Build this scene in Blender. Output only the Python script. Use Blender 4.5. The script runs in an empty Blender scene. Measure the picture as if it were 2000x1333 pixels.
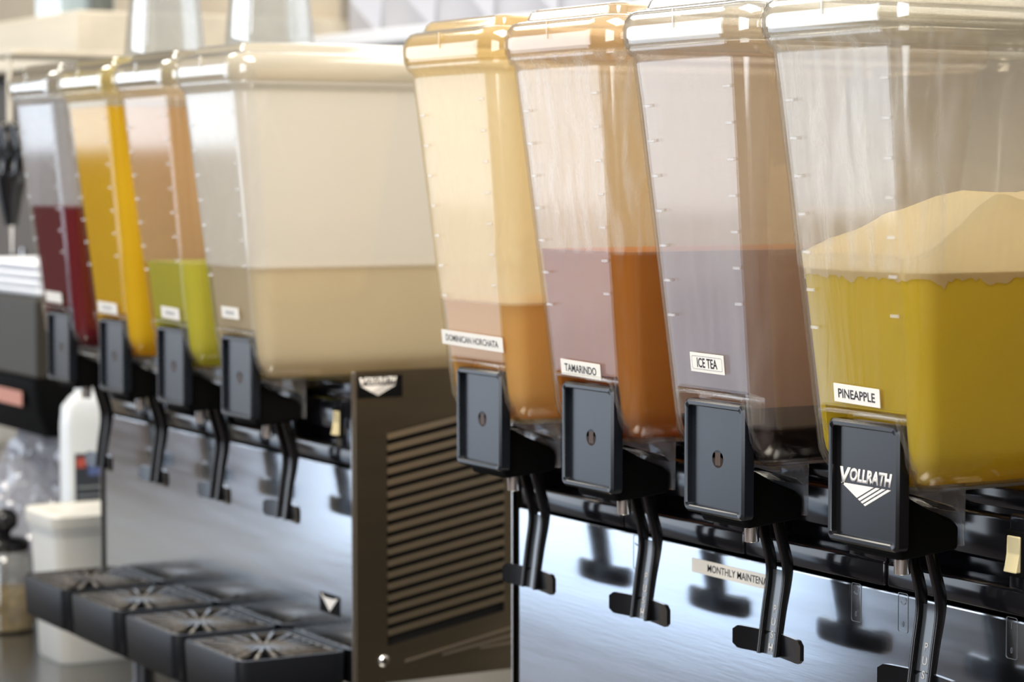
import bpy, bmesh, math, random
from mathutils import Vector, Matrix, noise
random.seed(7)
S = bpy.context.scene
C = S.collection
PI = math.pi
# ------------------------------------------------------------------ camera, world, lights, exposure
cam_d = bpy.data.cameras.new('camera'); cam = bpy.data.objects.new('camera', cam_d); C.objects.link(cam); S.camera = cam
cam.location = (1.9238, -1.0655, 0.1695)
cam.rotation_euler = (PI/2 - 0.06686, 0, 1.04248)
cam_d.sensor_width = 36; cam_d.lens = 88.02; cam_d.clip_start = .05; cam_d.clip_end = 60
cam_d.dof.use_dof = True; cam_d.dof.focus_distance = 1.80; cam_d.dof.aperture_fstop = 7.8; cam_d.dof.aperture_blades = 7
W = bpy.data.worlds.new('world'); S.world = W; W.use_nodes = True
WB = W.node_tree.nodes['Background']; WB.inputs[0].default_value = (1.0, .95, .87, 1); WB.inputs[1].default_value = .45
def area(name, loc, rot, sx, sy, power, col):
    l = bpy.data.lights.new(name, 'AREA'); l.shape = 'RECTANGLE'; l.size = sx; l.size_y = sy; l.energy = power; l.color = col
    o = bpy.data.objects.new(name, l); C.objects.link(o); o.location = loc; o.rotation_euler = rot; return o
area('storefront_daylight', (-7.0, -3.4, .60), (PI/2, 0, 0), 8.0, 2.6, 225, (.76, .86, 1.0))
area('doorway_daylight', (-5.9, -3.4, -1.04), (PI/2, 0, 0), 3.6, .68, 15, (.60, .77, 1.0))
area('entry_fill_light', (2.2, -3.4, .6), (PI/2, 0, 0), 2.2, 2.2, 82, (.85, .92, 1.0))  # daylight from front right, enlarged as added fill for the labels
area('back_fill_light', (-.65, .93, 1.15), (-PI*.42, 0, 0), 2.9, 1.1, 42, (1, .96, .90))  # added unseen backlight that makes films and drinks glow from behind
area('overhead_light', (.9, -.7, 2.1), (0, PI*.06, 0), 1.6, 1.2, 118, (1, .93, .83))
area('overhead_light', (-2.4, -.5, 2.0), (0, 0, 0), 1.2, .8, 38, (1, .92, .80))  # added overhead fill to brighten the shelf and left background
S.view_settings.view_transform = 'Standard'; S.view_settings.look = 'None'; S.view_settings.gamma = 1
S.view_settings.use_curve_mapping = False; S.view_settings.exposure = 0.15
S.cycles.transparent_max_bounces = 40; S.cycles.max_bounces = 10; S.cycles.diffuse_bounces = 4; S.cycles.glossy_bounces = 5
S.cycles.caustics_reflective = False; S.cycles.caustics_refractive = False; S.cycles.sample_clamp_indirect = 4

# ------------------------------------------------------------------ helpers
def tag(o, label=None, cat=None, group=None, kind=None):
    if label: o['label'] = label
    if cat: o['category'] = cat
    if group: o['group'] = group
    if kind: o['kind'] = kind
    return o
POS = {}
def empty(name, loc, label, cat, group=None):
    o = bpy.data.objects.new(name, None); C.objects.link(o); o.location = loc; o.empty_display_size = .05
    POS[o.name] = Vector(loc); return tag(o, label, cat, group)
def put(name, me, mat=None, parent=None, org=(0, 0, 0), label=None, smooth=None):
    """link mesh data whose own origin stands at world ORG, under PARENT (all unrotated)"""
    if isinstance(me, bmesh.types.BMesh):
        b = me; me = bpy.data.meshes.new(name); bmesh.ops.recalc_face_normals(b, faces=b.faces); b.to_mesh(me); b.free()
        if smooth: shade(me, smooth)
    o = bpy.data.objects.new(name, me); C.objects.link(o)
    if mat and not me.materials: me.materials.append(mat)
    POS[o.name] = Vector(org)
    if parent: o.parent = parent; o.location = Vector(org) - POS[parent.name]
    else: o.location = org
    if label: o['label'] = label
    return o
def shade(me, deg):
    for p in me.polygons: p.use_smooth = True
    try: me.set_sharp_from_angle(angle=math.radians(deg))
    except Exception: pass
def bm(): return bmesh.new()
def box(b, x0, x1, y0, y1, z0, z1, bev=0, seg=2):
    r = bmesh.ops.create_cube(b, size=1)
    vs = r['verts']
    for v in vs:
        v.co = Vector(((x0+x1)/2 + v.co.x*(x1-x0), (y0+y1)/2 + v.co.y*(y1-y0), (z0+z1)/2 + v.co.z*(z1-z0)))
    if bev:
        es = list({e for v in vs for e in v.link_edges})
        bmesh.ops.bevel(b, geom=es, offset=bev, segments=seg, affect='EDGES', profile=.5)
    return b
def prism(b, pts, axis, a, c, bev=0, seg=2):
    """extrude 2-D polygon along axis 0/1/2 from a to c; pts are the two other coords in order"""
    def mk(p, t): 
        l = [p[0], p[1]]; l.insert(axis, t); return l
    v0 = [b.verts.new(mk(p, a)) for p in pts]; v1 = [b.verts.new(mk(p, c)) for p in pts]
    n = len(pts); fs = [b.faces.new(v0), b.faces.new(v1[::-1])]
    for i in range(n): fs.append(b.faces.new((v0[i], v1[i], v1[(i+1) % n], v0[(i+1) % n])))
    if bev:
        es = list({e for f in fs for e in f.edges})
        bmesh.ops.bevel(b, geom=es, offset=bev, segments=seg, affect='EDGES', profile=.5)
    return b
def loft(b, loops, cap0=True, cap1=True, closed=True):
    R = [[b.verts.new(p) for p in L] for L in loops]; n = len(R[0])
    for A, B in zip(R, R[1:]):
        for i in range(n if closed else n-1):
            b.faces.new((A[i], A[(i+1) % n], B[(i+1) % n], B[i]))
    if cap0: b.faces.new(R[0][::-1])
    if cap1: b.faces.new(R[-1])
    return b
def rrect(hx, y0, y1, r, z, n=6, front=(), cx=0):
    """rounded rectangle loop, CCW seen from above, starting at the front left; FRONT: extra x on the front edge"""
    r = min(r, hx*.98, (y1-y0)/2*.98); P = []
    lim = hx - r
    for x in front: P.append((cx + max(-lim, min(lim, x)), y0, z))
    for (sx, yc, a0) in ((1, y0+r, -PI/2), (1, y1-r, 0), (-1, y1-r, PI/2), (-1, y0+r, PI)):
        for k in range(n+1):
            a = a0 + PI/2*k/n
            P.append((cx + sx*(hx-r) + r*math.cos(a), yc + r*math.sin(a), z))
    return P
def tube(b, pts, r, n=10, cap=True):
    loops = []
    for i, p in enumerate(pts):
        p = Vector(p); q = Vector(pts[min(i+1, len(pts)-1)]) - Vector(pts[max(i-1, 0)]); q.normalize()
        u = q.orthogonal() if abs(q.z) > .99 else q.cross(Vector((0, 0, 1))); u.normalize(); v = q.cross(u)
        rr = r[i] if isinstance(r, (list, tuple)) else r
        loops.append([p + (u*math.cos(2*PI*k/n) + v*math.sin(2*PI*k/n))*rr for k in range(n)])
    return loft(b, loops, cap, cap)
def lathe(b, prof, cx=0, cy=0, n=28, cap0=True, cap1=True):
    return loft(b, [[(cx + r*math.cos(2*PI*k/n), cy + r*math.sin(2*PI*k/n), z) for k in range(n)] for r, z in prof], cap0, cap1)
def text_mesh(s, height, wide=None, xscale=1, bold=0, shear=0, M=None, depth=.00015, spacing=1):
    """lettering as a mesh centred on its middle; M maps text x,y,normal to the place"""
    cu = bpy.data.curves.new('lettering', 'FONT'); cu.body = s; cu.size = 1; cu.align_x = 'CENTER'; cu.align_y = 'CENTER'
    cu.offset = bold; cu.shear = shear; cu.extrude = 0; cu.resolution_u = 3; cu.space_character = spacing; cu.space_line = .8
    o = bpy.data.objects.new('lettering', cu); C.objects.link(o); bpy.context.view_layer.update()
    me = bpy.data.meshes.new_from_object(o.evaluated_get(bpy.context.evaluated_depsgraph_get()))
    bpy.data.objects.remove(o); bpy.data.curves.remove(cu)
    xs = [v.co.x for v in me.vertices]; ys = [v.co.y for v in me.vertices]
    mx, my = (min(xs)+max(xs))/2, (min(ys)+max(ys))/2
    ky = height/(max(ys)-min(ys)); kx = wide/(max(xs)-min(xs)) if wide else ky*xscale
    for v in me.vertices: v.co = Vector(((v.co.x-mx)*kx, (v.co.y-my)*ky, 0))
    b = bm(); b.from_mesh(me); bpy.data.meshes.remove(me)
    g = bmesh.ops.extrude_face_region(b, geom=list(b.faces))
    for v in g['geom']:
        if isinstance(v, bmesh.types.BMVert): v.co.z += depth
    if M is not None: bmesh.ops.transform(b, matrix=M, verts=b.verts)
    return b
def face_matrix(lean=0, roll=0):
    """text plane -> a wall facing -Y, leaning by dY/dz = lean"""
    up = Vector((0, lean, 1)).normalized(); x = Vector((1, 0, 0)); n = x.cross(up)
    M = Matrix((x, up, n)).transposed().to_4x4()
    return M @ Matrix.Rotation(roll, 4, 'Z')
def curve_pts(pts, k=6):
    """Catmull-Rom through points"""
    P = [Vector(p) for p in pts]; out = []
    for i in range(len(P)-1):
        a, b_, c, d = P[max(i-1, 0)], P[i], P[i+1], P[min(i+2, len(P)-1)]
        for j in range(k):
            t = j/k
            out.append(.5*((2*b_) + (c-a)*t + (2*a-5*b_+4*c-d)*t*t + (3*b_-a-3*c+d)*t**3))
    out.append(P[-1]); return out

# ------------------------------------------------------------------ materials
MATS = {}
def newmat(name):
    m = bpy.data.materials.new(name); m.use_nodes = True; nt = m.node_tree; nt.nodes.clear()
    out = nt.nodes.new('ShaderNodeOutputMaterial'); return m, nt, out
def N(nt, t, **kw):
    n = nt.nodes.new(t)
    for k, v in kw.items():
        if k.startswith('i_'):
            key = k[2:]; key = int(key) if key.isdigit() else key.replace('_', ' ')
            n.inputs[key].default_value = v
        else: setattr(n, k, v)
    return n
def c4(c): return (c[0], c[1], c[2], 1)
def principled(name, col, rough=.5, metal=0, spec=.5, bump=0, bscale=60, var=0, vscale=8, stretch=(1, 1, 1), sss=0, coat=0, roughvar=0):
    if name in MATS: return MATS[name]
    m, nt, out = newmat(name); p = N(nt, 'ShaderNodeBsdfPrincipled'); nt.links.new(p.outputs[0], out.inputs[0])
    p.inputs['Base Color'].default_value = c4(col); p.inputs['Roughness'].default_value = rough; p.inputs['Metallic'].default_value = metal
    p.inputs['Specular IOR Level'].default_value = spec
    if sss:
        p.inputs['Subsurface Weight'].default_value = sss; p.inputs['Subsurface Radius'].default_value = (.03, .025, .015); p.inputs['Subsurface Scale'].default_value = 1
    if coat: p.inputs['Coat Weight'].default_value = coat; p.inputs['Coat Roughness'].default_value = .08
    tc = N(nt, 'ShaderNodeTexCoord'); mp = N(nt, 'ShaderNodeMapping'); mp.inputs['Scale'].default_value = stretch
    nt.links.new(tc.outputs['Object'], mp.inputs[0])
    if var or roughvar:
        nz = N(nt, 'ShaderNodeTexNoise', i_Scale=vscale, i_Detail=4); nt.links.new(mp.outputs[0], nz.inputs['Vector'])
        if var:
            r = N(nt, 'ShaderNodeValToRGB'); r.color_ramp.elements[0].position = .3; r.color_ramp.elements[1].position = .7
            r.color_ramp.elements[0].color = c4([max(0, x*(1-var)) for x in col]); r.color_ramp.elements[1].color = c4([min(1, x*(1+var)) for x in col])
            nt.links.new(nz.outputs[0], r.inputs[0]); nt.links.new(r.outputs[0], p.inputs['Base Color'])
        if roughvar:
            mr = N(nt, 'ShaderNodeMapRange', i_3=max(.02, rough-roughvar), i_4=rough+roughvar); nt.links.new(nz.outputs[0], mr.inputs[0]); nt.links.new(mr.outputs[0], p.inputs['Roughness'])
    if bump:
        nb = N(nt, 'ShaderNodeTexNoise', i_Scale=bscale, i_Detail=3); nt.links.new(mp.outputs[0], nb.inputs['Vector'])
        bp = N(nt, 'ShaderNodeBump', i_Strength=bump, i_Distance=.001); nt.links.new(nb.outputs[0], bp.inputs['Height']); nt.links.new(bp.outputs[0], p.inputs['Normal'])
    MATS[name] = m; return m
def clear(name, tint=(.98, .98, .97), haze=(.9, .88, .84), amount=.06, streak=0, rough=.07, bump=0, refl=1.0, vstretch=.12, nscale=70, level=None):
    """thin clear plastic: straight transmission, Fresnel reflection, and a cloudy film of drink or dew on it"""
    if name in MATS: return MATS[name]
    m, nt, out = newmat(name); L = nt.links.new
    tr = N(nt, 'ShaderNodeBsdfTransparent'); tr.inputs[0].default_value = c4(tint)
    df = N(nt, 'ShaderNodeBsdfDiffuse'); df.inputs[0].default_value = c4(haze)
    tl = N(nt, 'ShaderNodeBsdfTranslucent'); tl.inputs[0].default_value = c4(haze)
    hz = N(nt, 'ShaderNodeMixShader', i_0=.5); L(df.outputs[0], hz.inputs[1]); L(tl.outputs[0], hz.inputs[2])
    gl = N(nt, 'ShaderNodeBsdfGlossy'); gl.inputs['Roughness'].default_value = rough
    m1 = N(nt, 'ShaderNodeMixShader', i_0=amount); L(tr.outputs[0], m1.inputs[1]); L(hz.outputs[0], m1.inputs[2])
    geo = N(nt, 'ShaderNodeNewGeometry')
    dt = N(nt, 'ShaderNodeVectorMath', operation='DOT_PRODUCT'); L(geo.outputs['Normal'], dt.inputs[0]); L(geo.outputs['Incoming'], dt.inputs[1])
    ab = N(nt, 'ShaderNodeMath', operation='ABSOLUTE'); L(dt.outputs['Value'], ab.inputs[0])
    su = N(nt, 'ShaderNodeMath', operation='SUBTRACT', i_0=1.0); L(ab.outputs[0], su.inputs[1])
    pw = N(nt, 'ShaderNodeMath', operation='POWER', i_1=5.0); L(su.outputs[0], pw.inputs[0])
    ml = N(nt, 'ShaderNodeMath', operation='MULTIPLY_ADD', i_1=.95*refl, i_2=.05*refl); L(pw.outputs[0], ml.inputs[0])
    m2 = N(nt, 'ShaderNodeMixShader'); L(ml.outputs[0], m2.inputs[0]); L(m1.outputs[0], m2.inputs[1]); L(gl.outputs[0], m2.inputs[2])
    L(m2.outputs[0], out.inputs[0])
    tc0 = N(nt, 'ShaderNodeTexCoord'); sp = N(nt, 'ShaderNodeSeparateXYZ'); L(tc0.outputs['Object'], sp.inputs[0])
    if level is not None:   # the cloudy film is only left on the wall above the drink, where the wall is dry
        lv = N(nt, 'ShaderNodeMapRange', i_1=level-.003, i_2=level+.001, i_3=.10, i_4=1.0); L(sp.outputs[2], lv.inputs[0])
        am = N(nt, 'ShaderNodeMath', operation='MULTIPLY', i_0=amount); L(lv.outputs[0], am.inputs[1]); L(am.outputs[0], m1.inputs[0])
    if streak or bump:
        tc = N(nt, 'ShaderNodeTexCoord'); mp = N(nt, 'ShaderNodeMapping'); mp.inputs['Scale'].default_value = (1, 1, vstretch); L(tc.outputs['Object'], mp.inputs[0])
        nz = N(nt, 'ShaderNodeTexNoise', i_Scale=nscale, i_Detail=2.5, i_Roughness=.55, i_Distortion=.8); L(mp.outputs[0], nz.inputs['Vector'])
        if streak:
            mr = N(nt, 'ShaderNodeMapRange', i_1=.42, i_2=.75, i_3=amount, i_4=min(.9, amount+streak)); L(nz.outputs[0], mr.inputs[0])
            fy = N(nt, 'ShaderNodeMapRange', i_1=.0, i_2=.03, i_3=min(.9, amount+streak), i_4=amount+streak*.12); L(sp.outputs[1], fy.inputs[0]); L(fy.outputs[0], mr.inputs[4])   # dew streaks, whitened to carry reflected light too, only on the front wall
            if level is not None: L(mr.outputs[0], am.inputs[0])
            else: L(mr.outputs[0], m1.inputs[0])
        if bump:
            bp = N(nt, 'ShaderNodeBump', i_Strength=bump, i_Distance=.001); L(nz.outputs[0], bp.inputs['Height']); L(bp.outputs[0], gl.inputs['Normal'])
    MATS[name] = m; return m
def liquid(name, col, trans=.5, rough=.25, grad=None):
    if name in MATS: return MATS[name]
    m, nt, out = newmat(name); L = nt.links.new
    df = N(nt, 'ShaderNodeBsdfDiffuse'); tl = N(nt, 'ShaderNodeBsdfTranslucent'); mx = N(nt, 'ShaderNodeMixShader', i_0=trans)
    for s in (df, tl): s.inputs[0].default_value = c4(col)
    L(df.outputs[0], mx.inputs[1]); L(tl.outputs[0], mx.inputs[2])
    tc = N(nt, 'ShaderNodeTexCoord'); nz = N(nt, 'ShaderNodeTexNoise', i_Scale=14, i_Detail=3); L(tc.outputs['Object'], nz.inputs['Vector'])
    hs = N(nt, 'ShaderNodeMix', data_type='RGBA'); hs.inputs[6].default_value = c4([x*.93 for x in col]); hs.inputs[7].default_value = c4([min(1, x*1.05) for x in col])
    L(nz.outputs[0], hs.inputs[0])
    for s in (df, tl): L(hs.outputs[2], s.inputs[0])
    L(mx.outputs[0], out.inputs[0]); MATS[name] = m; return m

steel = principled('brushed_steel', (.60, .63, .67), .14, 1, roughvar=.05, vscale=6, bump=.018, bscale=25, stretch=(1, 1, 14))
side_steel = principled('side_steel', (.21, .18, .135), .36, 1, bump=.08, bscale=30, stretch=(1, 1, 6), var=.06)  # the dark interior's brown reflection is put into this steel's base colour
edge_steel = principled('edge_steel', (.70, .68, .66), .25, 1)
black = principled('black_plastic', (.006, .006, .007), .22, bump=.05, bscale=400)
matte_black = principled('matte_black', (.003, .003, .003), .7, spec=.08)
deck_black = principled('gloss_black_deck', (.006, .006, .008), .12, spec=.5)
plate_black = principled('worn_black_plate', (.009, .011, .015), .26, spec=.42, var=.25, vscale=30)
logo_black = principled('gloss_black_plate', (.006, .006, .007), .22, spec=.4)
chrome = principled('chrome', (.75, .75, .75), .12, 1)
push_grey = principled('push_strip_grey', (.10, .105, .11), .18, .5)
hole_brown = principled('hole_brown', (.05, .022, .008), .5)
label_white = principled('label_white', (.90, .86, .78), .5, var=.02)
ink = principled('ink', (.02, .02, .03), .6)
fade_ink = principled('faded_ink', (.28, .28, .30), .6)
white_print = principled('white_print', (.85, .80, .74), .5)
cream = principled('cream_switch', (.72, .62, .36), .4)
etch = principled('etched_grey', (.23, .25, .27), .4, .6)
tray_black = principled('tray_black', (.008, .009, .012), .45, spec=.2)
grate_mat = principled('grate_grey', (.10, .09, .08), .38, var=.3, vscale=20)
pale_steel = principled('pale_steel', (.34, .30, .24), .4, .9)
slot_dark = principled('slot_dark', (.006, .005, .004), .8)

# ------------------------------------------------------------------ the room
def struct(name, b, mat): return tag(put(name, b, mat), kind='structure')
wall_mat = principled('back_wall_paint', (.60, .55, .47), .7, var=.05, vscale=3)
struct('floor', box(bm(), -7, 5, -6, 1.2, -1.45, -1.40), principled('floor_tile', (.17, .14, .13), .6, var=.15, vscale=4))
struct('wall_back', box(bm(), -7, .9, 1.0, 1.08, -1.4, .40), wall_mat)
struct('wall_back', box(bm(), .9, 5, .96, 1.08, -1.4, 2.6), principled('dark_unseen_wall', (.05, .035, .025), .6, var=.2, vscale=3))  # unseen dark stretch added to keep reflections on right-hand faces dark
struct('wall_back', box(bm(), -7, .9, 1.0, 1.08, .40, 2.6), principled('white_panel', (.40, .40, .42), .6))
struct('wall_right', box(bm(), 3.6, 3.7, -6, 1.2, -1.4, 2.6), principled('brown_wall', (.10, .065, .04), .6, var=.2, vscale=3))
struct('wall_left', box(bm(), -5.1, -5.0, -1.2, 1.2, -1.4, 2.6), principled('tan_wall', (.60, .52, .40), .7, var=.06, vscale=3))
struct('trim_1', box(bm(), -2.15, .895, .86, 1.0, .385, .410, .004), principled('white_sill', (.78, .80, .84), .3))
front_mat = principled('front_wall_tan', (.24, .18, .165), .7, var=.1, vscale=2)
struct('wall_front_unseen', box(bm(), -13, -7.75, -3.38, -3.28, -1.4, -.45), front_mat)  # unseen low wall added to cut the daylight and tint the steel's reflection
struct('wall_front_unseen', box(bm(), -4.05, .9, -3.56, -3.44, -1.4, -.71), principled('front_wall_dark', (.10, .09, .09), .6))
struct('wall_front_unseen', box(bm(), -2.95, .9, -3.56, -3.44, -.71, 2.4), principled('front_wall_dark', (.10, .09, .09), .6))
# white pleated panel above the sill: ribs that flare upwards
pan = empty('pleated_panel', (-.5, .95, .41), 'white pleated window panel above the sill behind the bowls', 'window shade')
rib_me = bpy.data.meshes.new('pleat'); b = bm()
prof = [(.412, .0), (.47, .046), (.62, .085), (1.0, .085)]
v = [[b.verts.new((0, 0, z - .41)), b.verts.new((-w*.35, -.03 - w*.5, z-.41)), b.verts.new((-w, 0, z-.41))] for z, w in prof[1:]]
t = b.verts.new((0, -.004, .002))
b.faces.new((t, v[0][1], v[0][0])); b.faces.new((t, v[0][2], v[0][1])); b.faces.new((t, v[0][0], v[0][2]))
for A, B in zip(v, v[1:]):
    for i in range(3): b.faces.new((A[i], A[(i+1) % 3], B[(i+1) % 3], B[i]))
b.faces.new(v[-1]); bmesh.ops.recalc_face_normals(b, faces=b.faces); b.to_mesh(rib_me); b.free()
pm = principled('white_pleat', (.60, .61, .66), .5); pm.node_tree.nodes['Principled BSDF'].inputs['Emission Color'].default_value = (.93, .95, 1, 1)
pm.node_tree.nodes['Principled BSDF'].inputs['Emission Strength'].default_value = .04   # slight glow added to brighten the pleats
rib_me.materials.append(pm)
for i in range(12): put('pleat', rib_me, None, pan, (-2.02 + .20*i, .972, .41))
bpm = principled('pleat_backing', (.45, .445, .47), .6); bpm.node_tree.nodes['Principled BSDF'].inputs['Emission Color'].default_value = (.93, .93, .97, 1); bpm.node_tree.nodes['Principled BSDF'].inputs['Emission Strength'].default_value = .03  # backing given a faint added glow as well
put('backing', box(bm(), -1.6, 1.44, 0, .018, 0, .9), bpm, pan, (-.55, .972, .41))
# counter
ct = empty('counter', (-.6, .3, -1.4), 'long stainless steel counter under both drink dispensers', 'counter')
put('worktop', box(bm(), -4.2, 2.0, -.16, .955, -.54, -.50, .004), principled('counter_steel', (.22, .215, .20), .22, .9, bump=.05, bscale=20), ct, (0, 0, 0))
put('cabinet_base', box(bm(), -4.1, 1.9, -.10, .95, -1.4, -.54), principled('counter_base', (.12, .11, .10), .5), ct, (0, 0, 0))

# ------------------------------------------------------------------ dispenser parts (x relative to the column centre, y 0 = plate front, z 0 = plate top)
PITCH = .178; NEAR = [.03882 + PITCH*i for i in range(4)]; OFF = -1.04795; FAR = [x + OFF for x in NEAR]
YP = .092
def mesh_of(name, b, mat, smooth=35):
    me = bpy.data.meshes.new(name); bmesh.ops.recalc_face_normals(b, faces=b.faces); b.to_mesh(me); b.free()
    if smooth: shade(me, smooth)
    me.materials.append(mat); return me
def plate_mesh(mat, hole=True):
    b = bm(); hx, h, r = .0388, .0859, .005
    def lp(ins, y, rr): return [(p[0], y, -h/2 + (p[1])) for p in rr2(hx-ins, h/2-ins, rr)]
    def rr2(ax, az, rr, n=4):
        P = []
        for (sx, sz, a0) in ((1, -1, -PI/2), (1, 1, 0), (-1, 1, PI/2), (-1, -1, PI)):
            for k in range(n+1):
                a = a0 + PI/2*k/n; P.append((sx*(ax-rr)+rr*math.cos(a), sz*(az-rr)+rr*math.sin(a)))
        return P
    L = [lp(.004, .013, r), lp(0, .010, r), lp(0, .0018, r), lp(.0018, 0, r-.001), lp(.0042, 0, .003), lp(.0050, .0008, .003), lp(.0052, .0048, .0025)]
    n = len(L[0])
    if hole:
        ring = []
        for (x, y, z) in L[-1]:
            a = math.atan2(z + h*.5, x); ring.append((.0048*math.cos(a), .0048, -.0435 + .0062*math.sin(a)))
        L.append(ring); L.append([(x, .012, z) for x, y, z in ring])
    loft(b, L, True, True); return mesh_of('valve_plate', b, mat, 40)
PLATE = plate_mesh(plate_black); PLATE_L = plate_mesh(logo_black, False)
BLOCK = mesh_of('housing', prism(bm(), [(.0095, -.0440), (.0150, -.0535), (.0560, -.0670), (.0625, -.0730), (.0620, -.0890), (.0120, -.0935), (.0095, -.0900)], 0, -.030, .030, .0035, 3), matte_black, 40)
HOLE = mesh_of('hole_plug', lathe(bm(), [(.0068, 0), (.0068, .001)], 0, 0, 16), hole_brown)
HOLE.transform(Matrix.Rotation(PI/2, 4, 'X') @ Matrix.Scale(1.08, 4, (1, 0, 0)))
def lever_meshes():
    cl = curve_pts([(0, .0470, -.086), (0, .0515, -.104), (0, .0572, -.124), (0, .0580, -.138), (0, .0545, -.162), (0, .0500, -.196)], 5)
    arms = []
    for s in (-1, 1):
        b = bm(); x0 = s*.0104; loops = []
        for i, p in enumerate(cl):
            w = .0095 if i < 10 else .0095 - .0045*(i-10)/(len(cl)-11)
            hx = .0019; e = .0006
            loops.append([(x0-hx+e, p.y, p.z), (x0+hx-e, p.y, p.z), (x0+hx, p.y+e, p.z), (x0+hx, p.y+w-e, p.z), (x0+hx-e, p.y+w, p.z), (x0-hx+e, p.y+w, p.z), (x0-hx, p.y+w-e, p.z), (x0-hx, p.y+e, p.z)])
        loft(b, loops); arms.append(mesh_of('lever_arm', b, black, 50))
    b = bm(); loops = []
    for p in cl[13:]:
        loops.append([(-.0082, p.y+.0042, p.z), (.0082, p.y+.0042, p.z), (.0082, p.y+.0060, p.z), (-.0082, p.y+.0060, p.z)])
    loft(b, loops); web = mesh_of('push_strip', b, push_grey, 40)
    b = bm(); loops = []
    n = 18
    for i in range(n+1):
        t = -1 + 2*i/n; x = t*.0435; y = .0565 - .0065*abs(t)**1.6
        hz = .0090 if abs(t) < .86 else .0090 - .0035*((abs(t)-.86)/.14)**1.6
        zc = -.1878
        loops.append([(x, y, zc-hz), (x, y, zc+hz), (x, y+.0035, zc+hz), (x, y+.0035, zc-hz)])
    loft(b, loops); pad = mesh_of('paddle', b, black, 40)
    return arms, web, pad
ARMS, WEB, PAD = lever_meshes()
PIN = mesh_of('outlet_tube', lathe(bm(), [(.0055, -.108), (.0058, -.1075), (.0058, -.088)], 0, .0363, 18), chrome)
SOCKET_MAT = clear('clear_socket', (.95, .96, .97), (.82, .85, .90), .20, refl=2.2, bump=.25, rough=.05)
SOCKET = mesh_of('drain_socket', prism(bm(), [(.016, -.042), (.0670, -.042), (.0670, -.087), (.0640, -.087), (.0640, -.064), (.056, -.058), (.016, -.048)], 0, -.0305, .0305, .001, 2), SOCKET_MAT, 40)
def push_letters():
    out = []
    dz, dy = (.1950-.158), -(.0545-.0500)*1.0
    for i, ch in enumerate('PUSH'):
        t = (i+.55)/4.1; z = -.156 - .040*t
        y = .0553 + (.0500-.0553)*((-.157-z)/.039) + .0041
        M = face_matrix(.13); M.translation = (0, y - .0001, z)
        out.append(mesh_of('lettering', text_mesh(ch, .0060, None, .95, .012, 0, M), white_print, 0))
    return out
PUSH = push_letters()
def logo_meshes(w, M):
    """wordmark over a striped pennant, width w, mapped by M"""
    k = w; outs = []
    T = M @ Matrix.Translation((0, .105*k, 0))
    outs.append(('lettering', text_mesh('V', .215*k, .20*k, 1, .045, .22, T @ Matrix.Translation((-.400*k, -.016*k, 0)))))
    outs.append(('lettering', text_mesh('OLLRATH', .165*k, .79*k, 1, .045, .22, T @ Matrix.Translation((.080*k, .010*k, 0)))))
    b = bm()
    def poly(ps):
        v0 = [b.verts.new((x*k, y*k, 0)) for x, y in ps]; v1 = [b.verts.new((x*k, y*k, .00015)) for x, y in ps]
        n = len(ps); b.faces.new(v1); b.faces.new(v0[::-1])
        for i in range(n): b.faces.new((v0[i], v0[(i+1) % n], v1[(i+1) % n], v1[i]))
    # pennant from (-.49,.035) to (.49,.035), apex (.0,-.30); stripes run parallel to the right edge
    L, R, A = (-.48, .005), (.46, .005), (-.02, -.235)
    def on_left(t): return (L[0]+(A[0]-L[0])*t, L[1]+(A[1]-L[1])*t)
    def on_top(t): return (L[0]+(R[0]-L[0])*t, L[1])
    poly([L, on_left(.66), on_top(.66)])
    for a, c in ((.70, .78), (.82, .89), (.93, 1.0)):
        poly([on_left(a), on_left(c), on_top(c), on_top(a)])
    bmesh.ops.transform(b, matrix=M, verts=b.verts)
    outs.append(('pennant', b)); return outs

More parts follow.
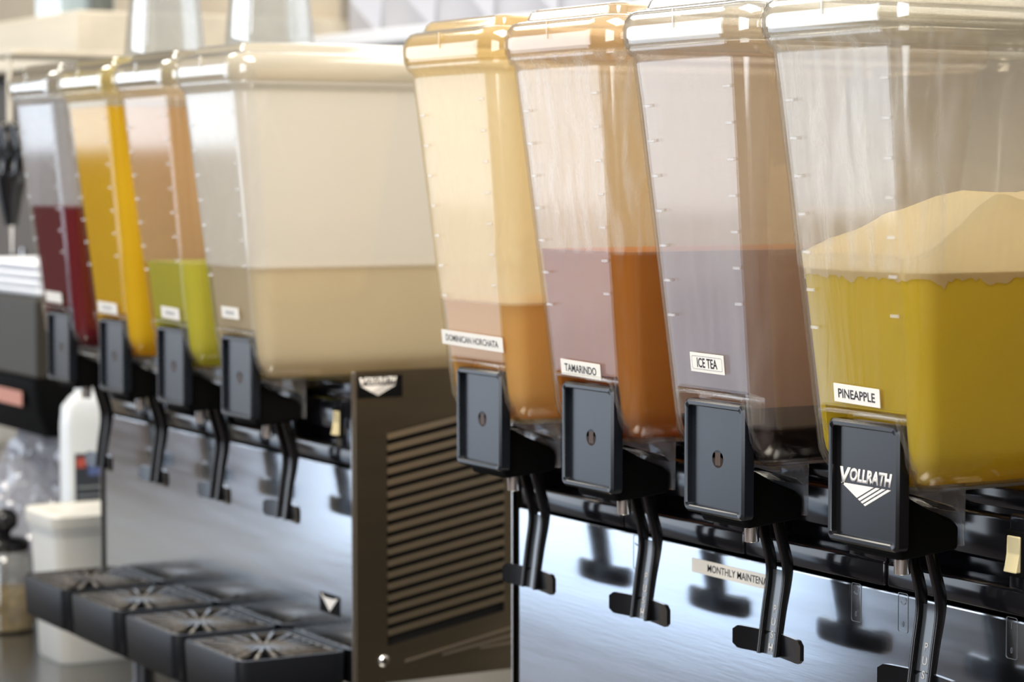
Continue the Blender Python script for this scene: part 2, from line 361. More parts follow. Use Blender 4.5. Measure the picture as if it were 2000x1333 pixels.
def build_machine(cols, near):
    cx = sum(cols)/4; x0, x1 = cx-.36, cx+.36
    if near: lab = 'nearer beverage dispenser with four clear bowls and a MONTHLY MAINTENANCE strip on its steel front'
    else: lab = 'farther beverage dispenser whose louvered steel side panel shows, black drip trays in front'
    m = empty('beverage_dispenser', (cx, .3, -.50), lab, 'drink dispenser', 'four-bowl drink dispensers')
    # front panel: sheet with a folded top edge
    b = bm(); box(b, x0+.007, x1-.007, YP, YP+.012, -.363, -.137, .0015)
    fp = put('front_panel', b, steel, m, (0, 0, 0), 'brushed stainless steel front')
    b = bm(); box(b, x0+.004, x1-.004, YP+.0125, .50, -.363, -.14)
    put('cabinet_body', b, slot_dark, m)
    put('rear_cover', box(bm(), x0+.004, x1-.004, .44, .505, -.363, -.050, .003), side_steel, m)
    # side panels
    SY0, SY1, P0, P1, Z0 = .1297, .2705, -.1112, -.3177, .18
    for side in (0, 1):
        xo = x1 if side else x0; xi = xo - .007 if side else xo + .007
        outer = xo; inner = xo - .0012 if side else xo + .0012
        xa, xb = min(xo, inner), max(xo, inner)
        sp = put('side_panel', prism(bm(), [(SY0, -.3635), (.50, -.3635), (.50, -.3635+.001), (SY0, -.3635+.001)], 0, xa, xb), side_steel, m)
        b = bm(); b.from_mesh(sp.data)
        zt = lambda y: -.1000 + Z0*(y-SY0); zb = lambda y: -.3250 + Z0*(y-SY0)
        prism(b, [(.0895, -.363), (SY0, -.363), (SY0, -.0346), (.0895, -.0346)], 0, xa, xb)
        prism(b, [(SY1, -.3625), (.2860, -.3625), (.2860, -.0346), (SY1, -.0346)], 0, xa, xb)
        prism(b, [(SY0, -.3625), (SY1, -.3625), (SY1, zb(SY1)), (SY0, zb(SY0))], 0, xa, xb)
        prism(b, [(SY0, zt(SY0)), (SY1, zt(SY1)), (SY1, -.0346), (SY0, -.0346)], 0, xa, xb)
        e2 = .427
        prism(b, [(.2860, -.3625), (e2, -.3625), (e2, zb(e2)), (.2860, zb(.2860))], 0, xa, xb)
        prism(b, [(.2860, zt(.2860)), (e2, zt(e2)), (e2, -.0346), (.2860, -.0346)], 0, xa, xb)
        prism(b, [(e2, -.3625), (.50, -.3625), (.50, -.0346), (e2, -.0346)], 0, xa, xb)
        b.to_mesh(sp.data); b.free()
        put('edge_flange', box(bm(), xa if side else xi-.007, xi+.0072 if side else xb, .0885, .094, -.363, -.0346, .0012), edge_steel, sp, (0, 0, 0), 'bright folded front edge')
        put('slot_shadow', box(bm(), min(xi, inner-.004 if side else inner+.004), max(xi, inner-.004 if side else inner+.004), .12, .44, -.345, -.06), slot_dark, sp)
        # louver slats: strips between the slots, each tipped outward at its lower edge
        for (ya, yb) in ((SY0, SY1), (.2860, e2)):
            if not (side == 1 and not near): 
                if ya > .2: pass
            sl = None
            for k in range(18):
                hgt = .0062
                if sl is None:
                    b = bm(); s = 1 if side else -1
                    prof = [(0, 0), (s*.0012, 0), (s*.0030, -hgt), (s*.0018, -hgt)]
                    va = [b.verts.new((px, ya, pz + Z0*(ya-SY0))) for px, pz in prof]; vb = [b.verts.new((px, yb, pz + Z0*(yb-SY0))) for px, pz in prof]
                    b.faces.new(va); b.faces.new(vb[::-1])
                    for i in range(4): b.faces.new((va[i], vb[i], vb[(i+1) % 4], va[(i+1) % 4]))
                    sl = mesh_of('louver', b, side_steel, 0)
                put('louver', sl, None, sp, (outer - s*.0012, 0, P0 + .0102 - .01215*k))
        if side:
            # thin paler strips at the foot, screw and badge
            for k in range(3):
                ya = .150 + .045*k
                put('foot_strip', prism(bm(), [(ya, -.3440 + .003*k), (.2875, -.3185 - .0085*k), (.2875, -.3160 - .0085*k), (ya, -.3415 + .003*k)], 0, outer, outer+.0020), pale_steel, sp)
            sc = lathe(bm(), [(.006, 0), (.006, .0015), (.004, .003)], 0, 0, 14); bmesh.ops.transform(sc, matrix=Matrix.Rotation(PI/2, 4, 'Y'), verts=sc.verts)
            put('screw', sc, chrome, sp, (outer, .1247, -.3396))
            if not near:
                bd = put('badge', box(bm(), outer, outer+.001, .0960, .1475, -.0625, -.0400), matte_black, sp, (0, 0, 0), 'small black maker badge')
                M = Matrix(((0, 0, 1, outer+.001), (1, 0, 0, .1195), (0, 1, 0, -.0500), (0, 0, 0, 1)))
                ms = logo_meshes(.044, M); b = bm()
                for nm, q in ms:
                    t = bpy.data.meshes.new('t'); q.to_mesh(t); q.free(); b.from_mesh(t); bpy.data.meshes.remove(t)
                b.transform(Matrix.Translation((0, 0, 0)))
                put('badge_lettering', b, white_print, sp)
    # black deck: one module per bowl
    for i, xc in enumerate(cols):
        a, c = xc-PITCH/2+.0012, xc+PITCH/2-.0012
        if i == 0: a = x0+.008
        if i == 3: c = x1-.008
        b = bm()
        box(b, a, c, YP+.001, YP+.040, -.1350, -.1155, .003, 3)
        pl, pr = xc-.058, xc+.043
        box(b, a, pl, YP+.002, YP+.040, -.1180, -.0640, .003, 3)
        box(b, pr, c, YP+.002, YP+.040, -.1180, -.0640, .003, 3)
        box(b, pl-.004, pr+.004, YP+.026, YP+.040, -.1190, -.0640, .002)
        box(b, pl-.002, pr+.002, YP+.018, YP+.030, -.1040, -.0700, .0035, 3)
        box(b, a, c, YP+.022, .445, -.0660, -.0500, .003)
        put('deck_module', b, deck_black, m, (0, 0, 0), None, 40)
        # valve of this column
        v = put('dispensing_valve', BLOCK, None, m, (xc, 0, 0))
        logo = near and i == 3
        put('valve_plate', PLATE_L if logo else PLATE, None, v, (xc, 0, 0), 'glossy black plate with a white maker logo' if logo else None)
        if not logo: put('plate_hole', HOLE, None, v, (xc, .0058, -.0435))
        else:
            M = face_matrix(0); M.translation = (xc-.0005, .0047, -.0450)
            for nm, q in logo_meshes(.058, M): put(nm, q, white_print, v, (0, 0, 0), 'white logo print')
        for A in ARMS: put('lever_arm', A, None, v, (xc, 0, 0))
        put('push_strip', WEB, None, v, (xc, 0, 0)); put('paddle', PAD, None, v, (xc, 0, 0)); put('outlet_tube', PIN, None, v, (xc, 0, 0)); put('drain_socket', SOCKET, None, v, (xc, 0, 0))
        if near and i >= 1:
            for q in PUSH: put('lettering', q, None, v, (xc, 0, 0))
    # rocker switch at the right end
    xs = cols[3]+.052
    rk = bm(); prism(rk, [(YP-.0015, -.0790), (YP+.004, -.0790), (YP+.004, -.1040), (YP-.0045, -.1040), (YP-.0005, -.0915)], 0, xs-.0065, xs+.0065, .0008)
    put('rocker_switch', rk, cream, m, (0, 0, 0), 'cream rocker switch')
    put('switch_bezel', box(bm(), xs-.0095, xs+.0095, YP-.0002, YP+.006, -.1075, -.0755, .001), matte_black, m)
    for sx in (x0+.04, x1-.04):
        for sy in (.13, .46):
            put('foot', lathe(bm(), [(.018, -.500), (.022, -.495), (.014, -.48), (.017, -.363)], 0, 0, 16), principled('foot_black', (.02, .02, .022), .4), m, (sx, sy, 0), None, 40)
    if near:
        ml = put('maintenance_label', box(bm(), -.062, .062, YP-.0004, YP, -.0058, .0058), principled('strip_cream', (.97, .90, .78), .5), fp, (.2966, 0, -.1516), 'cream strip lettered MONTHLY MAINTENANCE')
        M = face_matrix(0); M.translation = (0, YP-.0004, 0)
        put('lettering', text_mesh('MONTHLY MAINTENANCE', .0060, .098, 1, .008, 0, M), ink, fp, (.3065, 0, -.1514))
        for j, (xm, zc) in enumerate(((.1519, -.1525), (.4516, -.1508), (.5062, -.1502), (.6235, -.1500))):
            b = bm(); ow, oh, t = .0058, .0146, .0004
            rrw = lambda hx, hz, y: [(p[0], y, p[1]) for p in [(q[0], q[1]) for q in rrect(hx, -hz, hz, .0018, 0, 3)]]
            A = rrw(ow, oh, YP-.0001); B = rrw(ow-t, oh-t, YP-.0001)
            loft(b, [A, [(x, YP-.0003, z) for x, y, z in A], [(x, YP-.0003, z) for x, y, z in B], B], False, False)
            put('switch_marking', b, etch, fp, (xm, 0, zc), 'etched outline of a switch symbol')
            M = face_matrix(0); M.translation = (0, YP-.0003, -.0085)
            put('lettering', text_mesh('0', .0042, None, .7, 0, 0, M), etch, fp, (xm, 0, zc))
            M = face_matrix(0); M.translation = (0, YP-.0003, .0085)
            if j == 3: put('lettering', text_mesh('I', .0042, None, .7, 0, 0, M), etch, fp, (xm, 0, zc))
            else:
                b = bm()   # half-moon stirring arrow
                P = [(.0032*math.cos(a), .0026*math.sin(a)-.0002) for a in [PI*1.02+PI*.9*k/10 for k in range(11)]] + [(.0024*math.cos(a), .0012*math.sin(a)-.0002) for a in [PI*1.92-PI*.9*k/10 for k in range(11)]]
                prism(b, [(x, z) for x, z in P], 1, YP-.0003, YP-.0001)
                prism(b, [(.0012, .0006), (.0036, .0002), (.0030, .0030)], 1, YP-.0003, YP-.0001)
                for f in b.faces: pass
                put('stir_symbol', b, etch, fp, (xm, 0, zc + .0085))
    else:
        st = put('maker_sticker', box(bm(), -.0245, .0245, YP-.0004, YP, -.0105, .0105), matte_black, fp, (-.4413, 0, -.2855), 'black sticker with a cream pennant')
        b = bm(); prism(b, [(-.023, .0095), (0, -.008), (.020, .0085), (.008, .006), (-.012, .0055)], 1, YP-.0007, YP-.0004)
        put('pennant', b, white_print, fp, (-.4413, 0, -.2855))
    return m
build_machine(NEAR, True)
build_machine(FAR, False)

# ------------------------------------------------------------------ bowls and drinks
FR = [-.0555, -.044, -.0405, -.02, 0, .02, .0405, .044, .0555]
def dims(z):
    t = (z-.02)/.24
    return .0657+.0155*t, -.003-.0262*t, .315+.035*t, .018+.003*t
def bowl_loop(z, inset=0, front=None):
    a, yf, yb, r = dims(max(z, -.02))
    if z < .0:
        # rounded bottom edge
        pass
    L = rrect(a-inset, yf+inset, yb-inset, max(r-inset*.6, .006), z, 6, FR)
    return L
BZ = -.0470; BR = .029
def bowl_profile(ins, top):
    out = []; R = BR - ins*.5; z0 = BZ + ins
    def inset(z): return BR*(1 - math.sin(math.acos(max(-1, min(1, 1 - (z-z0)/R))))) if z < z0 + R else 0
    for k in range(7):
        z = z0 + R*(1-math.cos(PI/2*k/6))
        if z < top - .001: out.append((z, inset(z)+ins))
    for z in (.0035, .0085, .02, .06, .10, .14, .18, .22, .252):
        if z < top-.002: out.append((z, ins))
    out.append((top, inset(top)+ins)); return out
def recess(L, ins):
    return [((x, max(y, .0150+ins), z) if (abs(x) < .0412 and y < .03 and z < .006) else (x, y, z)) for x, y, z in L]
def bowl_shell_mesh(mat):
    b = bm(); loops = [recess(bowl_loop(z, i), 0) for z, i in bowl_profile(0, .2555)]
    a, yf, yb, r = dims(.26)
    for z, o in ((.2585, .0035), (.2620, .0050), (.2660, .0042)):
        loops.append(rrect(a+o, yf-o, yb+o, r+o, z, 6, FR))
    loft(b, loops, True, False); bmesh.ops.recalc_face_normals(b, faces=b.faces)
    bmesh.ops.solidify(b, geom=list(b.faces), thickness=.0022)
    return mesh_of('bowl_shell', b, mat, 60)
def lid_mesh(mat):
    b = bm(); a, yf, yb, r = dims(.26); loops = []
    for z, o in ((.2635, .0056), (.2670, .0070), (.2740, .0078), (.2800, .0076), (.2860, .0055), (.2905, .0015), (.2925, -.004), (.2932, -.009), (.2945, -.0105), (.2990, -.0120), (.3020, -.0150), (.3030, -.021)):
        loops.append(rrect(a+o, yf-o, yb+o, max(.012, r+o), z, 6, FR))
    loft(b, loops, False, True); bmesh.ops.recalc_face_normals(b, faces=b.faces)
    bmesh.ops.solidify(b, geom=list(b.faces), thickness=.0016)
    # finger slot rib in the middle of the skirt
    box(b, -.0008, .0008, yf-.0085, yf-.006, .276, .290)
    return mesh_of('lid', b, mat, 60)
def drink_mesh(top, mat, wob=.0008, bottom=None):
    b = bm(); ins = .0042
    loops = [recess(bowl_loop(z, i), .0042) for z, i in bowl_profile(ins, top)]
    loops = [[(x, y, z + (noise.noise(Vector((x*60, y*60, 3)))*wob if k == len(loops)-1 else 0)) for x, y, z in L] for k, L in enumerate(loops)]
    loft(b, loops, True, True); return mesh_of('drink', b, mat, 60)
MARK = mesh_of('measuring_mark', box(bm(), -.0044, .0044, -.0006, .0006, -.0012, .0012, .0003), clear('mark_clear', (.95, .95, .95), (.92, .90, .87), .20, refl=.8), 0)
ARCH = bm()
# raised clear arch around the valve plate: swept bar
path = [(-.0435, .006, -.012), (-.0437, -.001, -.002), (-.0425, -.0033, .0022), (-.038, -.0038, .0056), (0, -.0040, .0062), (.038, -.0038, .0056), (.0425, -.0033, .0022), (.0440, -.001, -.006), (.0455, .004, -.020), (.0470, .010, -.032)]
tube(ARCH, curve_pts(path, 4), [.0017]*34 + [.0015, .0013, .0010], 8)
ARCH = mesh_of('valve_arch', ARCH, clear('arch_clear', (.96, .96, .95), (.8, .77, .72), .06, refl=.5), 60)

amber_lid = clear('amber_lid', (.99, .93, .78), (.95, .74, .38), .26, refl=1.9)
clear_lid = clear('clear_lid', (.97, .96, .92), (.92, .88, .78), .14, refl=2.8)
tan_lid = clear('tan_lid', (.98, .93, .84), (.92, .74, .50), .18, refl=1.9)
yellow_lid = clear('yellow_lid', (.98, .95, .82), (.94, .84, .42), .20, refl=2.8)  # reflection of the orange juice is put into this lid's tint
milk_lid = clear('milk_lid', (.96, .93, .86), (.92, .87, .76), .45, refl=2.2)
SPECS = [
 # cols, i, bowl material, lid, level, drink name, colour, trans, text, (label dx, dz, w, h), labels
 ('near', 0, clear('horchata_film', level=0.06, tint=(.98, .93, .80), haze=(.97, .89, .68), amount=.36, streak=.18, nscale=26, vstretch=.35, refl=1.0), amber_lid, .060, 'horchata', (.88, .62, .30), 'DOMINICAN HORCHATA', (-.003, .0248, .107, .0128),
  'tall clear bowl filmed with creamy tan drink, labelled DOMINICAN HORCHATA', 'creamy tan horchata in the bowl labelled DOMINICAN HORCHATA'),
 ('near', 1, clear('tamarindo_film', level=0.108, tint=(.97, .95, .92), haze=(.93, .91, .88), amount=.07, streak=.40, bump=.22, nscale=80, vstretch=.14, refl=1.1), tan_lid, .108, 'tamarindo', (.62, .26, .04), 'TAMARINDO', (-.0045, .0118, .060, .0128),
  'tall clear bowl with streaky walls and orange-brown drink, labelled TAMARINDO', 'orange-brown tamarind drink in the bowl labelled TAMARINDO'),
 ('near', 2, clear('tea_bowl', level=-0.0145, tint=(.96, .95, .94), haze=(.80, .74, .70), amount=.07, streak=.10, nscale=40, refl=1.25), clear_lid, -.0145, 'iced_tea', (.016, .005, .0015), 'ICE TEA', (-.0012, .0285, .0435, .0145),
  'tall clear nearly empty bowl with a little dark tea, labelled ICE TEA', 'last dark brown tea in the bowl labelled ICE TEA'),
 ('near', 3, clear('pineapple_bowl', level=0.106, tint=(.97, .96, .93), haze=(.90, .88, .85), amount=.07, streak=.34, bump=.05, nscale=70, vstretch=.12, refl=1.1), clear_lid, .104, 'pineapple_juice', (.85, .66, .05), 'PINEAPPLE', (-.0020, .0182, .0500, .0128),
  'tall clear bowl of foamy yellow juice, labelled PINEAPPLE', 'yellow pineapple juice under a thick cream foam head'),
 ('far', 0, clear('red_bowl', level=0.13, tint=(.97, .97, .98), haze=(.82, .84, .88), amount=.17, refl=.85), clear_lid, .130, 'red_drink', (.26, .0005, .008), None, (-.004, .0180, .0550, .0130),
  'tall clear bowl half full of dark red drink', 'dark red drink in the end bowl of the farther dispenser'),
 ('far', 1, clear('orange_bowl', level=0.246, tint=(.98, .96, .90), haze=(.92, .82, .62), amount=.09, refl=.6), yellow_lid, .246, 'orange_juice', (.97, .70, .03), None, (-.003, .0130, .0600, .0130),
  'tall clear bowl almost full of orange juice', 'bright orange juice filling a bowl between red and green drinks'),
 ('far', 2, clear('lime_bowl', level=0.072, tint=(.98, .95, .92), haze=(.84, .76, .70), amount=.10, refl=.85), clear_lid, .072, 'limeade', (.78, .80, .10), None, (.010, .0160, .0500, .0130),
  'tall clear bowl with a low level of lime green drink', 'lime green drink low in a bowl beside the milky one'),
 ('far', 3, clear('milky_bowl', level=0.074, tint=(.95, .94, .90), haze=(.95, .935, .90), amount=.48, streak=.08, nscale=20, vstretch=.5, refl=1.3), milk_lid, .074, 'milky_horchata', (.98, .86, .66), None, (-.004, .0243, .0430, .0120),
  'wide milky clouded bowl half full of cream coloured drink', 'cream coloured milky drink in the clouded bowl beside the louvered panel'),
]
for which, i, bmat, lmat, level, dname, dcol, word, (ldx, ldz, lw, lh), blab, dlab in SPECS:
    cols = NEAR if which == 'near' else FAR; xc = cols[i]
    e = empty('beverage_bowl', (xc, .15, BZ), blab, 'drink bowl', 'clear bowls on the dispensers')
    put('bowl_shell', bowl_shell_mesh(bmat), None, e, (xc, 0, 0))
    put('lid', lid_mesh(lmat), None, e, (xc, 0, 0))
    put('valve_arch', ARCH, None, e, (xc, 0, 0))
    for k in range(8):
        z = .232 - .0262*k; a, yf, yb, r = dims(z)
        if z < .05: continue
        put('measuring_mark', MARK, None, e, (xc - a + r + .009, yf - .0004, z - .012))
        put('measuring_mark', MARK, None, e, (xc + a - r - .005, yf - .0004, z))
    a, yf, yb, r = dims(ldz); lean = -.0262/.24; roll = (random.random()-.5)*.02 - .012
    M = face_matrix(lean, roll); M.translation = (0, yf - .0002, ldz)
    b = box(bm(), -lw/2, lw/2, -lh/2, lh/2, 0, .0004); bmesh.ops.transform(b, matrix=M, verts=b.verts)
    fl = put('flavor_label', b, label_white, e, (xc+ldx, 0, 0), f'cream label lettered {word}' if word else 'small cream label with faded print')
    M2 = face_matrix(lean, roll); M2.translation = Vector((0, yf - .0002, ldz)) + (M2.to_3x3() @ Vector((0, 0, .0004)))
    if word:
        hh = lh*.50 if word != 'DOMINICAN HORCHATA' else lh*.46
        put('lettering', text_mesh(word, hh, lw*(.60 if word == 'ICE TEA' else .80 if word != 'DOMINICAN HORCHATA' else .86), 1, .014, 0, M2), ink if word != 'DOMINICAN HORCHATA' else principled('worn_ink', (.10, .10, .11), .6), fl, (xc+ldx, 0, 0))
        if word == 'ICE TEA':
            b = bm(); A = rrect(lw/2-.0022, -lh/2+.0022, lh/2-.0022, .0015, .0, 3); B = rrect(lw/2-.0025, -lh/2+.0025, lh/2-.0025, .0013, 0, 3)
            loft(b, [A, [(x, y, .0001) for x, y, z in A], [(x, y, .0001) for x, y, z in B], B], False, False); bmesh.ops.transform(b, matrix=M2, verts=b.verts)
            put('label_border', b, fade_ink, fl, (xc+ldx, 0, 0))
    elif i:
        b = bm()
        for k in range(7): box(b, -lw*.26 + lw*.076*k, -lw*.26 + lw*.076*k + lw*.045, -lh*.16, lh*.16, 0, .0001)
        bmesh.ops.transform(b, matrix=M2, verts=b.verts); put('faded_print', b, fade_ink, fl, (xc+ldx, 0, 0))
    d = drink_mesh(level, liquid(dname, dcol, .45))
    o = put(dname, d, None, None, (xc, .15, BZ)); d.transform(Matrix.Translation((0, -.15, -BZ)))
    tag(o, dlab, 'drink')
    if dname == 'pineapple_juice':
        # foam head: mound that rises towards the back, lumpy top, ragged lower edge
        def foam_z(x, y):
            s = min(1, max(0, (y + .018)/.085)); s = s*s*(3-2*s)
            sx = min(1, max(0, (x + .078)/.09)); sx = sx*sx*(3-2*sx)
            n1 = noise.noise(Vector((x*28, y*28, 1)))*.0045 + noise.noise(Vector((x*90, y*90, 4)))*.0014
            return level + .008 + s*(.020 + .022*sx) + n1*(.3+s)
        b = bm(); ins = .0036; base = []
        L0 = bowl_loop(level, ins); cy = .14
        # refine ring
        ring = []
        for k in range(len(L0)):
            p, q = Vector(L0[k]), Vector(L0[(k+1) % len(L0)]); nseg = max(1, int((q-p).length/.003))
            for j in range(nseg): ring.append(p.lerp(q, j/nseg))
        def at_level(p, z):   # same place on the wall at height z
            a0, y0, y1, _ = dims(level); a1, z0, z1, _ = dims(z)
            x = p.x*(a1-ins)/(a0-ins); f = (p.y-y0)/(y1-y0); return Vector((x, z0+ins*(1-2*f)*0 + f*(z1-z0), z))
        loops = []
        low = [at_level(p, level - .004 - max(0, noise.noise(Vector((p.x*70, p.y*70, 2))))*.009 - max(0, noise.noise(Vector((p.x*260, p.y*260, 5))))*.006) for p in ring]
        loops.append([tuple(p*1) for p in low])
        tops = [at_level(p, foam_z(p.x, p.y)) for p in ring]
        for t in (.25, .5, .75): loops.append([tuple(at_level(p, lo.z + (tp.z-lo.z)*t)) for p, lo, tp in zip(ring, low, tops)])
        loops.append([tuple(p) for p in tops])
        for t in (.94, .86, .76, .64, .5, .36, .2, .06):
            loops.append([(p.x*t, cy + (p.y-cy)*t, foam_z(p.x*t, cy + (p.y-cy)*t) + .004*(1-t)) for p in tops])
        loft(b, loops, False, True)
        fm = put('foam', mesh_of('foam', b, liquid('juice_foam', (.94, .87, .70), .68), 180), None, o, (xc, 0, 0), 'cream coloured foam head')

# ------------------------------------------------------------------ drip trays of the farther dispenser
sp_me = mesh_of('spoke', box(bm(), .012, 1, -.0016, .0016, -.004, .0012, .0006), grate_mat, 40)
TLAB = ['black drip tray under the red drink, end of the row', 'black drip tray under the orange juice lever', 'black drip tray under the lime green drink lever', 'black drip tray under the milky drink, beside the louvered side panel']
for i, xc in enumerate(FAR):
    tx = xc + (.026, .018, .012, .004)[i]; zt = -.3285; y0, y1 = -.033, .0905
    e = empty('drip_tray', (tx, .03, -.379), TLAB[i], 'drip tray', 'black drip trays')
    b = bm(); lo = [rrect(.074, y0, y1, .012, zt, 4), rrect(.0745, y0-.001, y1, .012, zt-.003, 4), rrect(.072, y0+.001, y1, .012, -.3755, 4), rrect(.069, y0+.004, y1-.003, .010, -.379, 4)]
    inn = [rrect(.070, y0+.005, y1-.005, .009, -.372, 4), rrect(.0705, y0+.004, y1-.004, .009, zt, 4)]
    loft(b, inn + lo, False, False); b.verts.ensure_lookup_table()
    n = len(inn[0]); b.faces.new([b.verts[k] for k in range(n)]); b.faces.new([b.verts[len(b.verts)-n+k] for k in range(n)])
    put('tray_body', b, tray_black, e, (tx, 0, 0), None, 40)
    g = bm(); gy0, gy1 = y0+.0055, y1-.0055
    A = rrect(.0690, gy0, gy1, .008, zt-.001, 4); B = rrect(.0650, gy0+.004, gy1-.004, .006, zt-.001, 4)
    loft(g, [[(x, y, z-.004) for x, y, z in A], A, B, [(x, y, z-.004) for x, y, z in B]], False, False)
    cyg = (gy0+gy1)/2
    lathe(g, [(.013, zt-.005), (.013, zt), (.009, zt), (.009, zt-.005)], 0, cyg, 20, False, False)
    gr = put('grate', g, grate_mat, e, (tx, 0, 0), None, 40)
    for k in range(20):
        a = 2*PI*k/20 + .08; ca, sa = math.cos(a), math.sin(a)
        ln = min(.066/max(1e-6, abs(ca)), ((gy1-gy0)/2-.003)/max(1e-6, abs(sa)))
        o = put('spoke', sp_me, None, gr, (tx, cyg, zt-.001)); o.rotation_euler = (0, 0, a); o.scale = (ln, 1.15, 1)
put_holder = put  # tray shelf under the farther dispenser belongs to it
disp_far = [o for o in C.objects if o.type == 'EMPTY' and o.name.startswith('beverage_dispenser')][1]
put('tray_ledge', box(bm(), FAR[0]-.08, FAR[3]+.085, -.005, YP-.0005, -.392, -.3795, .002), matte_black, disp_far)

# ------------------------------------------------------------------ things behind and beside the farther dispenser
cont_mat = clear('container_clear', (.95, .96, .96), (.82, .84, .84), .16, refl=2.2, rough=.06)
for (cx, cy, lb) in ((-.8435, .076, 'clear square tapered container standing upside down above the orange juice bowl'), (-.5500, .076, 'clear square tapered container standing upside down above the milky bowl')):
    b = bm(); loops = []
    for z, s in ((.3060, .0355), (.3075, .0350), (.32, .0344), (.40, .0290), (.47, .0245), (.476, .0225)):
        loops.append(rrect(s, -s*1.12, s*1.12, .006, z-.306, 4))
    loft(b, loops, False, True); bmesh.ops.recalc_face_normals(b, faces=b.faces); bmesh.ops.solidify(b, geom=list(b.faces), thickness=.0018)
    o = put('storage_container', mesh_of('storage_container', b, cont_mat, 50), None, None, (cx, cy, .306)); tag(o, lb, 'container', 'clear containers on top of the bowls')
# white tub with lid
e = empty('food_tub', (-1.35, .185, -.50), 'white square plastic tub with a lid, standing left of the drip trays', 'tub')
tubm = principled('tub_white', (.80, .78, .72), .45, sss=.2)
b = bm(); loft(b, [rrect(.050, -.078, .078, .016, 0, 4), rrect(.0515, -.0795, .0795, .016, .003, 4), rrect(.0575, -.088, .088, .016, .178, 4), rrect(.060, -.090, .090, .016, .180, 4), rrect(.060, -.090, .090, .016, .187, 4)])
put('tub_body', b, tubm, e, (-1.35, .185, -.50), None, 40)
b = bm(); loft(b, [rrect(.0625, -.0930, .0930, .017, .187, 4), rrect(.0635, -.0940, .0940, .017, .192, 4), rrect(.0635, -.094, .094, .017, .204, 4), rrect(.060, -.090, .090, .016, .208, 4), rrect(.055, -.085, .085, .014, .2085, 4), rrect(.053, -.083, .083, .014, .2055, 4)])
put('tub_lid', b, principled('tub_lid_white', (.80, .78, .70), .4), e, (-1.35, .185, -.50), None, 40)
# white bottle
e = empty('plastic_bottle', (-1.463, .206, -.50), 'tall white plastic bottle with a dark label behind the white tub', 'bottle')
BO = (-1.463, .206, -.50)
b = bm(); loft(b, [rrect(q, -q*1.6, q*1.6, min(.008, q*.9), z, 5) for z, q in ((0, .019), (.004, .0215), (.31, .0215), (.338, .020), (.352, .014), (.358, .010), (.366, .010))])
put('bottle_body', b, principled('bottle_white', (.86, .89, .90), .35, sss=.15), e, BO, None, 40)
put('bottle_cap', lathe(bm(), [(.015, .366), (.015, .385), (.013, .388)], 0, 0, 18), tubm, e, BO, None, 40)
bl = put('bottle_label', box(bm(), .0215, .0219, -.026, .020, .19, .272), principled('label_navy', (.03, .035, .05), .5), e, BO, 'dark label with a red and blue mark')
put('label_mark', box(bm(), .0219, .0222, -.024, -.010, .252, .266), principled('label_red', (.5, .09, .06), .5), bl, BO)
put('label_mark', box(bm(), .0219, .0222, -.006, .016, .240, .266, .0001), principled('label_blue', (.10, .14, .32), .5), bl, BO)
b = bm()
for k in range(3): box(b, .0219, .0221, -.022, .016, .198+.012*k, .201+.012*k)
put('label_lines', b, principled('label_grey', (.25, .27, .28), .5), bl, BO)
# brewer head on a column
e = empty('counter_brewer', (-1.62, .40, -.50), 'brown metal brewing machine with a black underside, left of the red drink', 'brewer')
put('column', box(bm(), -.17, .17, .02, .14, 0, .40, .006), principled('brewer_dark', (.03, .028, .026), .5), e, (-1.62, .40, -.50))
put('head', box(bm(), -1.80, -1.425, .11, .54, -.128, -.010, .006, 3), principled('brewer_brown', (.035, .03, .023), .5, 0, .25, bump=.1), e)
b = bm(); loft(b, [rrect(.17, -.23, .195, .02, -.215, 3), rrect(.186, -.25, .215, .02, -.175, 3), rrect(.189, -.257, .217, .02, -.1285, 3)])
put('underside', b, matte_black, e, (-1.612, .365, 0), None, 40)
put('base', box(bm(), -.18, .18, -.02, .14, 0, .03, .006), principled('brewer_dark', (.03, .028, .026), .5), e, (-1.62, .40, -.50))
put('label_strip', box(bm(), -1.60, -1.478, .1055, .1062, -.170, -.148), principled('strip_red', (.55, .22, .15), .5), e, (0, 0, 0), 'small red and white strip')
# white towels on the brewer
e = empty('towel_stack', (-1.60, .22, -.010), 'stack of folded white towels on top of the brown brewer', 'towels')
for k in range(4):
    b = bm(); z = .0125*k; w = .165 - .004*(k % 2)
    loft(b, [[(x, y, zz + .0012*noise.noise(Vector((x*20, y*20, k)))) for x, y, zz in rrect(w-i, -.10+i, .10-i, .02, z+h, 5)] for i, h in ((.004, .0005), (0, .004), (0, .009), (.004, .0123))])
    put('folded_towel', b, principled('towel_white', (.86, .88, .92), .85, bump=.6, bscale=500), e, (-1.60, .22, -.010), None, 50)
# tumbler on the towels
e = empty('tumbler', (-1.452, .150, .0405), 'small clear tumbler with a white rim on the towels', 'cup')
b = bm(); lathe(b, [(.014, 0), (.018, .055)], 0, 0, 20, True, False); bmesh.ops.solidify(b, geom=list(b.faces), thickness=.0015)
put('tumbler_wall', b, clear('tumbler_clear', (.9, .92, .94), (.6, .62, .66), .3, refl=2), e, (-1.452, .150, .0405), None, 50)
put('rim_band', lathe(bm(), [(.0176, .048), (.0188, .048), (.0188, .056), (.0178, .056)], 0, 0, 20, False, False), principled('rim_white', (.85, .86, .88), .4), e, (-1.452, .150, .0405), None, 50)
for o in list(C.objects):   # the brewer stands a little further back, clear of the bottle
    if o.parent is None and o.name.split('.')[0] in ('counter_brewer', 'towel_stack', 'tumbler'): o.location += Vector((-.10, .045, 0))
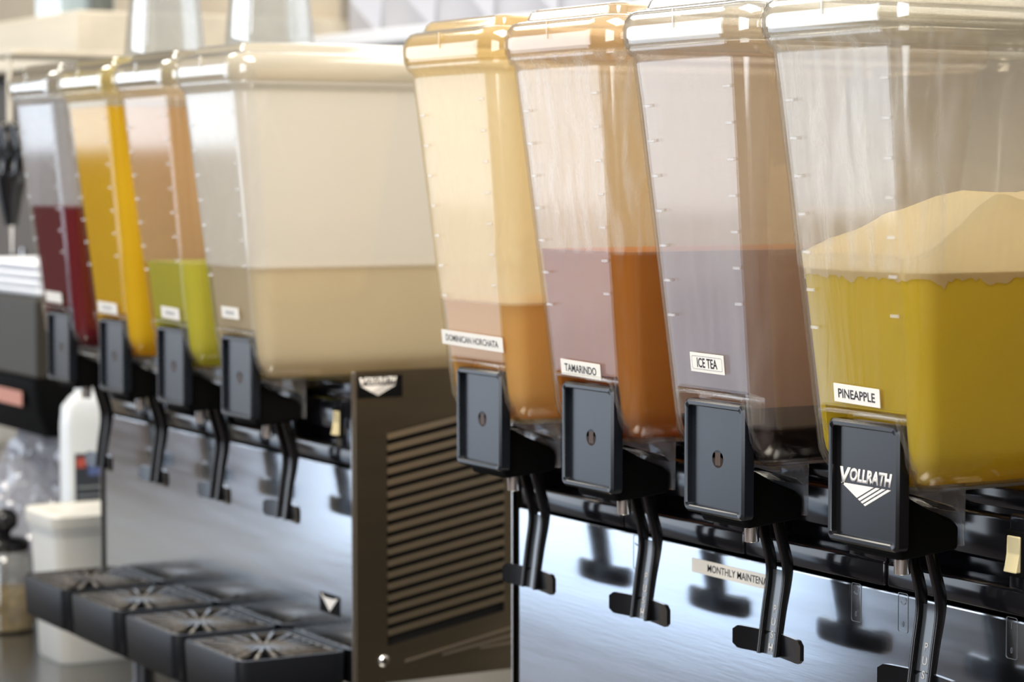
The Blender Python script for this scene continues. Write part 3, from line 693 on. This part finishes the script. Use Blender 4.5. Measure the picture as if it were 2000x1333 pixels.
# shelf along the back wall at the left
sh = empty('wall_shelf', (-2.9, .75, .36), 'thick tan wooden shelf along the back wall, upper left', 'shelf')
tanm = principled('tan_wood', (.66, .59, .46), .5, var=.12, vscale=5, stretch=(.3, 3, 3))
put('board', box(bm(), -3.95, -2.165, .46, .99, .355, .448, .004), tanm, sh, (0, 0, 0))
put('upper_back', box(bm(), -4.6, -2.165, .96, .995, .448, 1.2), principled('tan_back', (.48, .42, .33), .6, var=.1, vscale=4), sh, (0, 0, 0))
cb = put('carton', box(bm(), -.066, .066, -.05, .05, 0, .12, .002), principled('pale_blue_card', (.66, .76, .82), .6, var=.04), None, (-2.36, .53, .448)); tag(cb, 'pale blue carton standing on the tan shelf', 'box')
put('carton_side', box(bm(), .0662, .0670, -.05, .05, 0, .12), principled('grey_blue_card', (.42, .52, .57), .6), cb, (-2.36, .53, .448))  # right face of the carton in a darker grey-blue
tin = put('tin', lathe(bm(), [(.022, 0), (.024, .002), (.024, .058), (.022, .06)], 0, 0, 20), principled('dark_tin', (.10, .11, .10), .4), None, (-2.235, .53, .448), None, 40); tag(tin, 'small dark tin beside the pale blue carton', 'tin')
# black looped utensil hanging under the shelf
SO = (-1.7506, .1973, .19)
e = empty('kitchen_shears', SO, 'black handled kitchen shears hanging from a tan strap, left edge', 'shears')
for s_ in (-1, 1):
    pts = [(s_*.016 + .019*math.cos(a), s_*.004, .012 + .040*math.sin(a)) for a in [2*PI*k/20 for k in range(21)]]
    b = bm(); tube(b, pts, .0095, 8, False); put('handle_loop', b, black, e, SO, None, 60)
b = bm(); tube(b, [(0, 0, -.022), (-.003, 0, -.06), (0, 0, -.10)], [.026, .018, .010], 10); put('grip', b, black, e, SO, None, 60)
put('blade', prism(bm(), [(-.008, -.09), (.008, -.09), (.001, -.142)], 1, -.001, .001), chrome, e, SO)
put('strap', box(bm(), -.008, .008, -.002, .002, .050, .160, .001), tanm, e, SO)
put('hanging_bar', box(bm(), -.14, .03, -.004, .275, .158, .166, .001), tanm, e, SO)
dc = put('wall_cupboard', box(bm(), -.30, .30, 0, .44, 0, .52, .004), principled('cupboard_dark', (.055, .05, .047), .5), None, (-2.84, .54, -.17)); tag(dc, 'dark wall cupboard under the tan shelf at the left edge', 'cupboard')
put('door', box(bm(), -.285, .285, -.012, 0, .015, .505, .002), principled('cupboard_door', (.08, .07, .065), .45), dc, (-2.84, .54, -.17))
put('handle', tube(bm(), [(.25, -.03, .10), (.25, -.03, .20)], .005), chrome, dc, (-2.84, .54, -.17))
# clear plastic bag and glass jar on the counter at the far left
b = bm(); bmesh.ops.create_icosphere(b, subdivisions=5, radius=1)
for v in b.verts:
    n = v.co.normalized(); k = 1 + .22*noise.noise(n*2.3) + .16*abs(noise.noise(n*5.1)) + .06*noise.noise(n*13)
    v.co = Vector((n.x*.115*k, n.y*.085*k, max(-.125, n.z*.135*k)))
bag = put('plastic_bag', mesh_of('plastic_bag', b, clear('bag_film', (.92, .93, .98), (.90, .91, .98), .55, refl=2.0, rough=.12), 25), None, None, (-1.765, .245, -.374)); tag(bag, 'crumpled clear plastic bag on the counter behind the white tub', 'bag')
e = empty('glass_jar', (-1.60, .128, -.50), 'glass jar with a black knob lid at the left end of the counter', 'jar')
b = bm(); lathe(b, [(.040, 0), (.046, .004), (.046, .10), (.040, .115), (.034, .120)], 0, 0, 28, True, False); bmesh.ops.solidify(b, geom=list(b.faces), thickness=.003)
put('jar_wall', b, clear('jar_glass', (.86, .88, .86), (.5, .45, .38), .18, refl=2.4), e, (-1.60, .128, -.50), None, 50)
put('contents', lathe(bm(), [(.041, .004), (.0425, .01), (.0425, .060), (.02, .064)], 0, 0, 24), principled('jar_contents', (.55, .38, .18), .6, var=.4, vscale=60), e, (-1.60, .128, -.50), 'amber coloured contents', 50)
put('jar_lid', lathe(bm(), [(.036, .118), (.038, .120), (.038, .130), (.030, .136), (.012, .140)], 0, 0, 24), black, e, (-1.60, .128, -.50), None, 50)
put('knob', lathe(bm(), [(.010, .139), (.011, .145), (.021, .154), (.0215, .168), (.014, .178), (.004, .180)], 0, 0, 20), black, e, (-1.60, .128, -.50), None, 60)
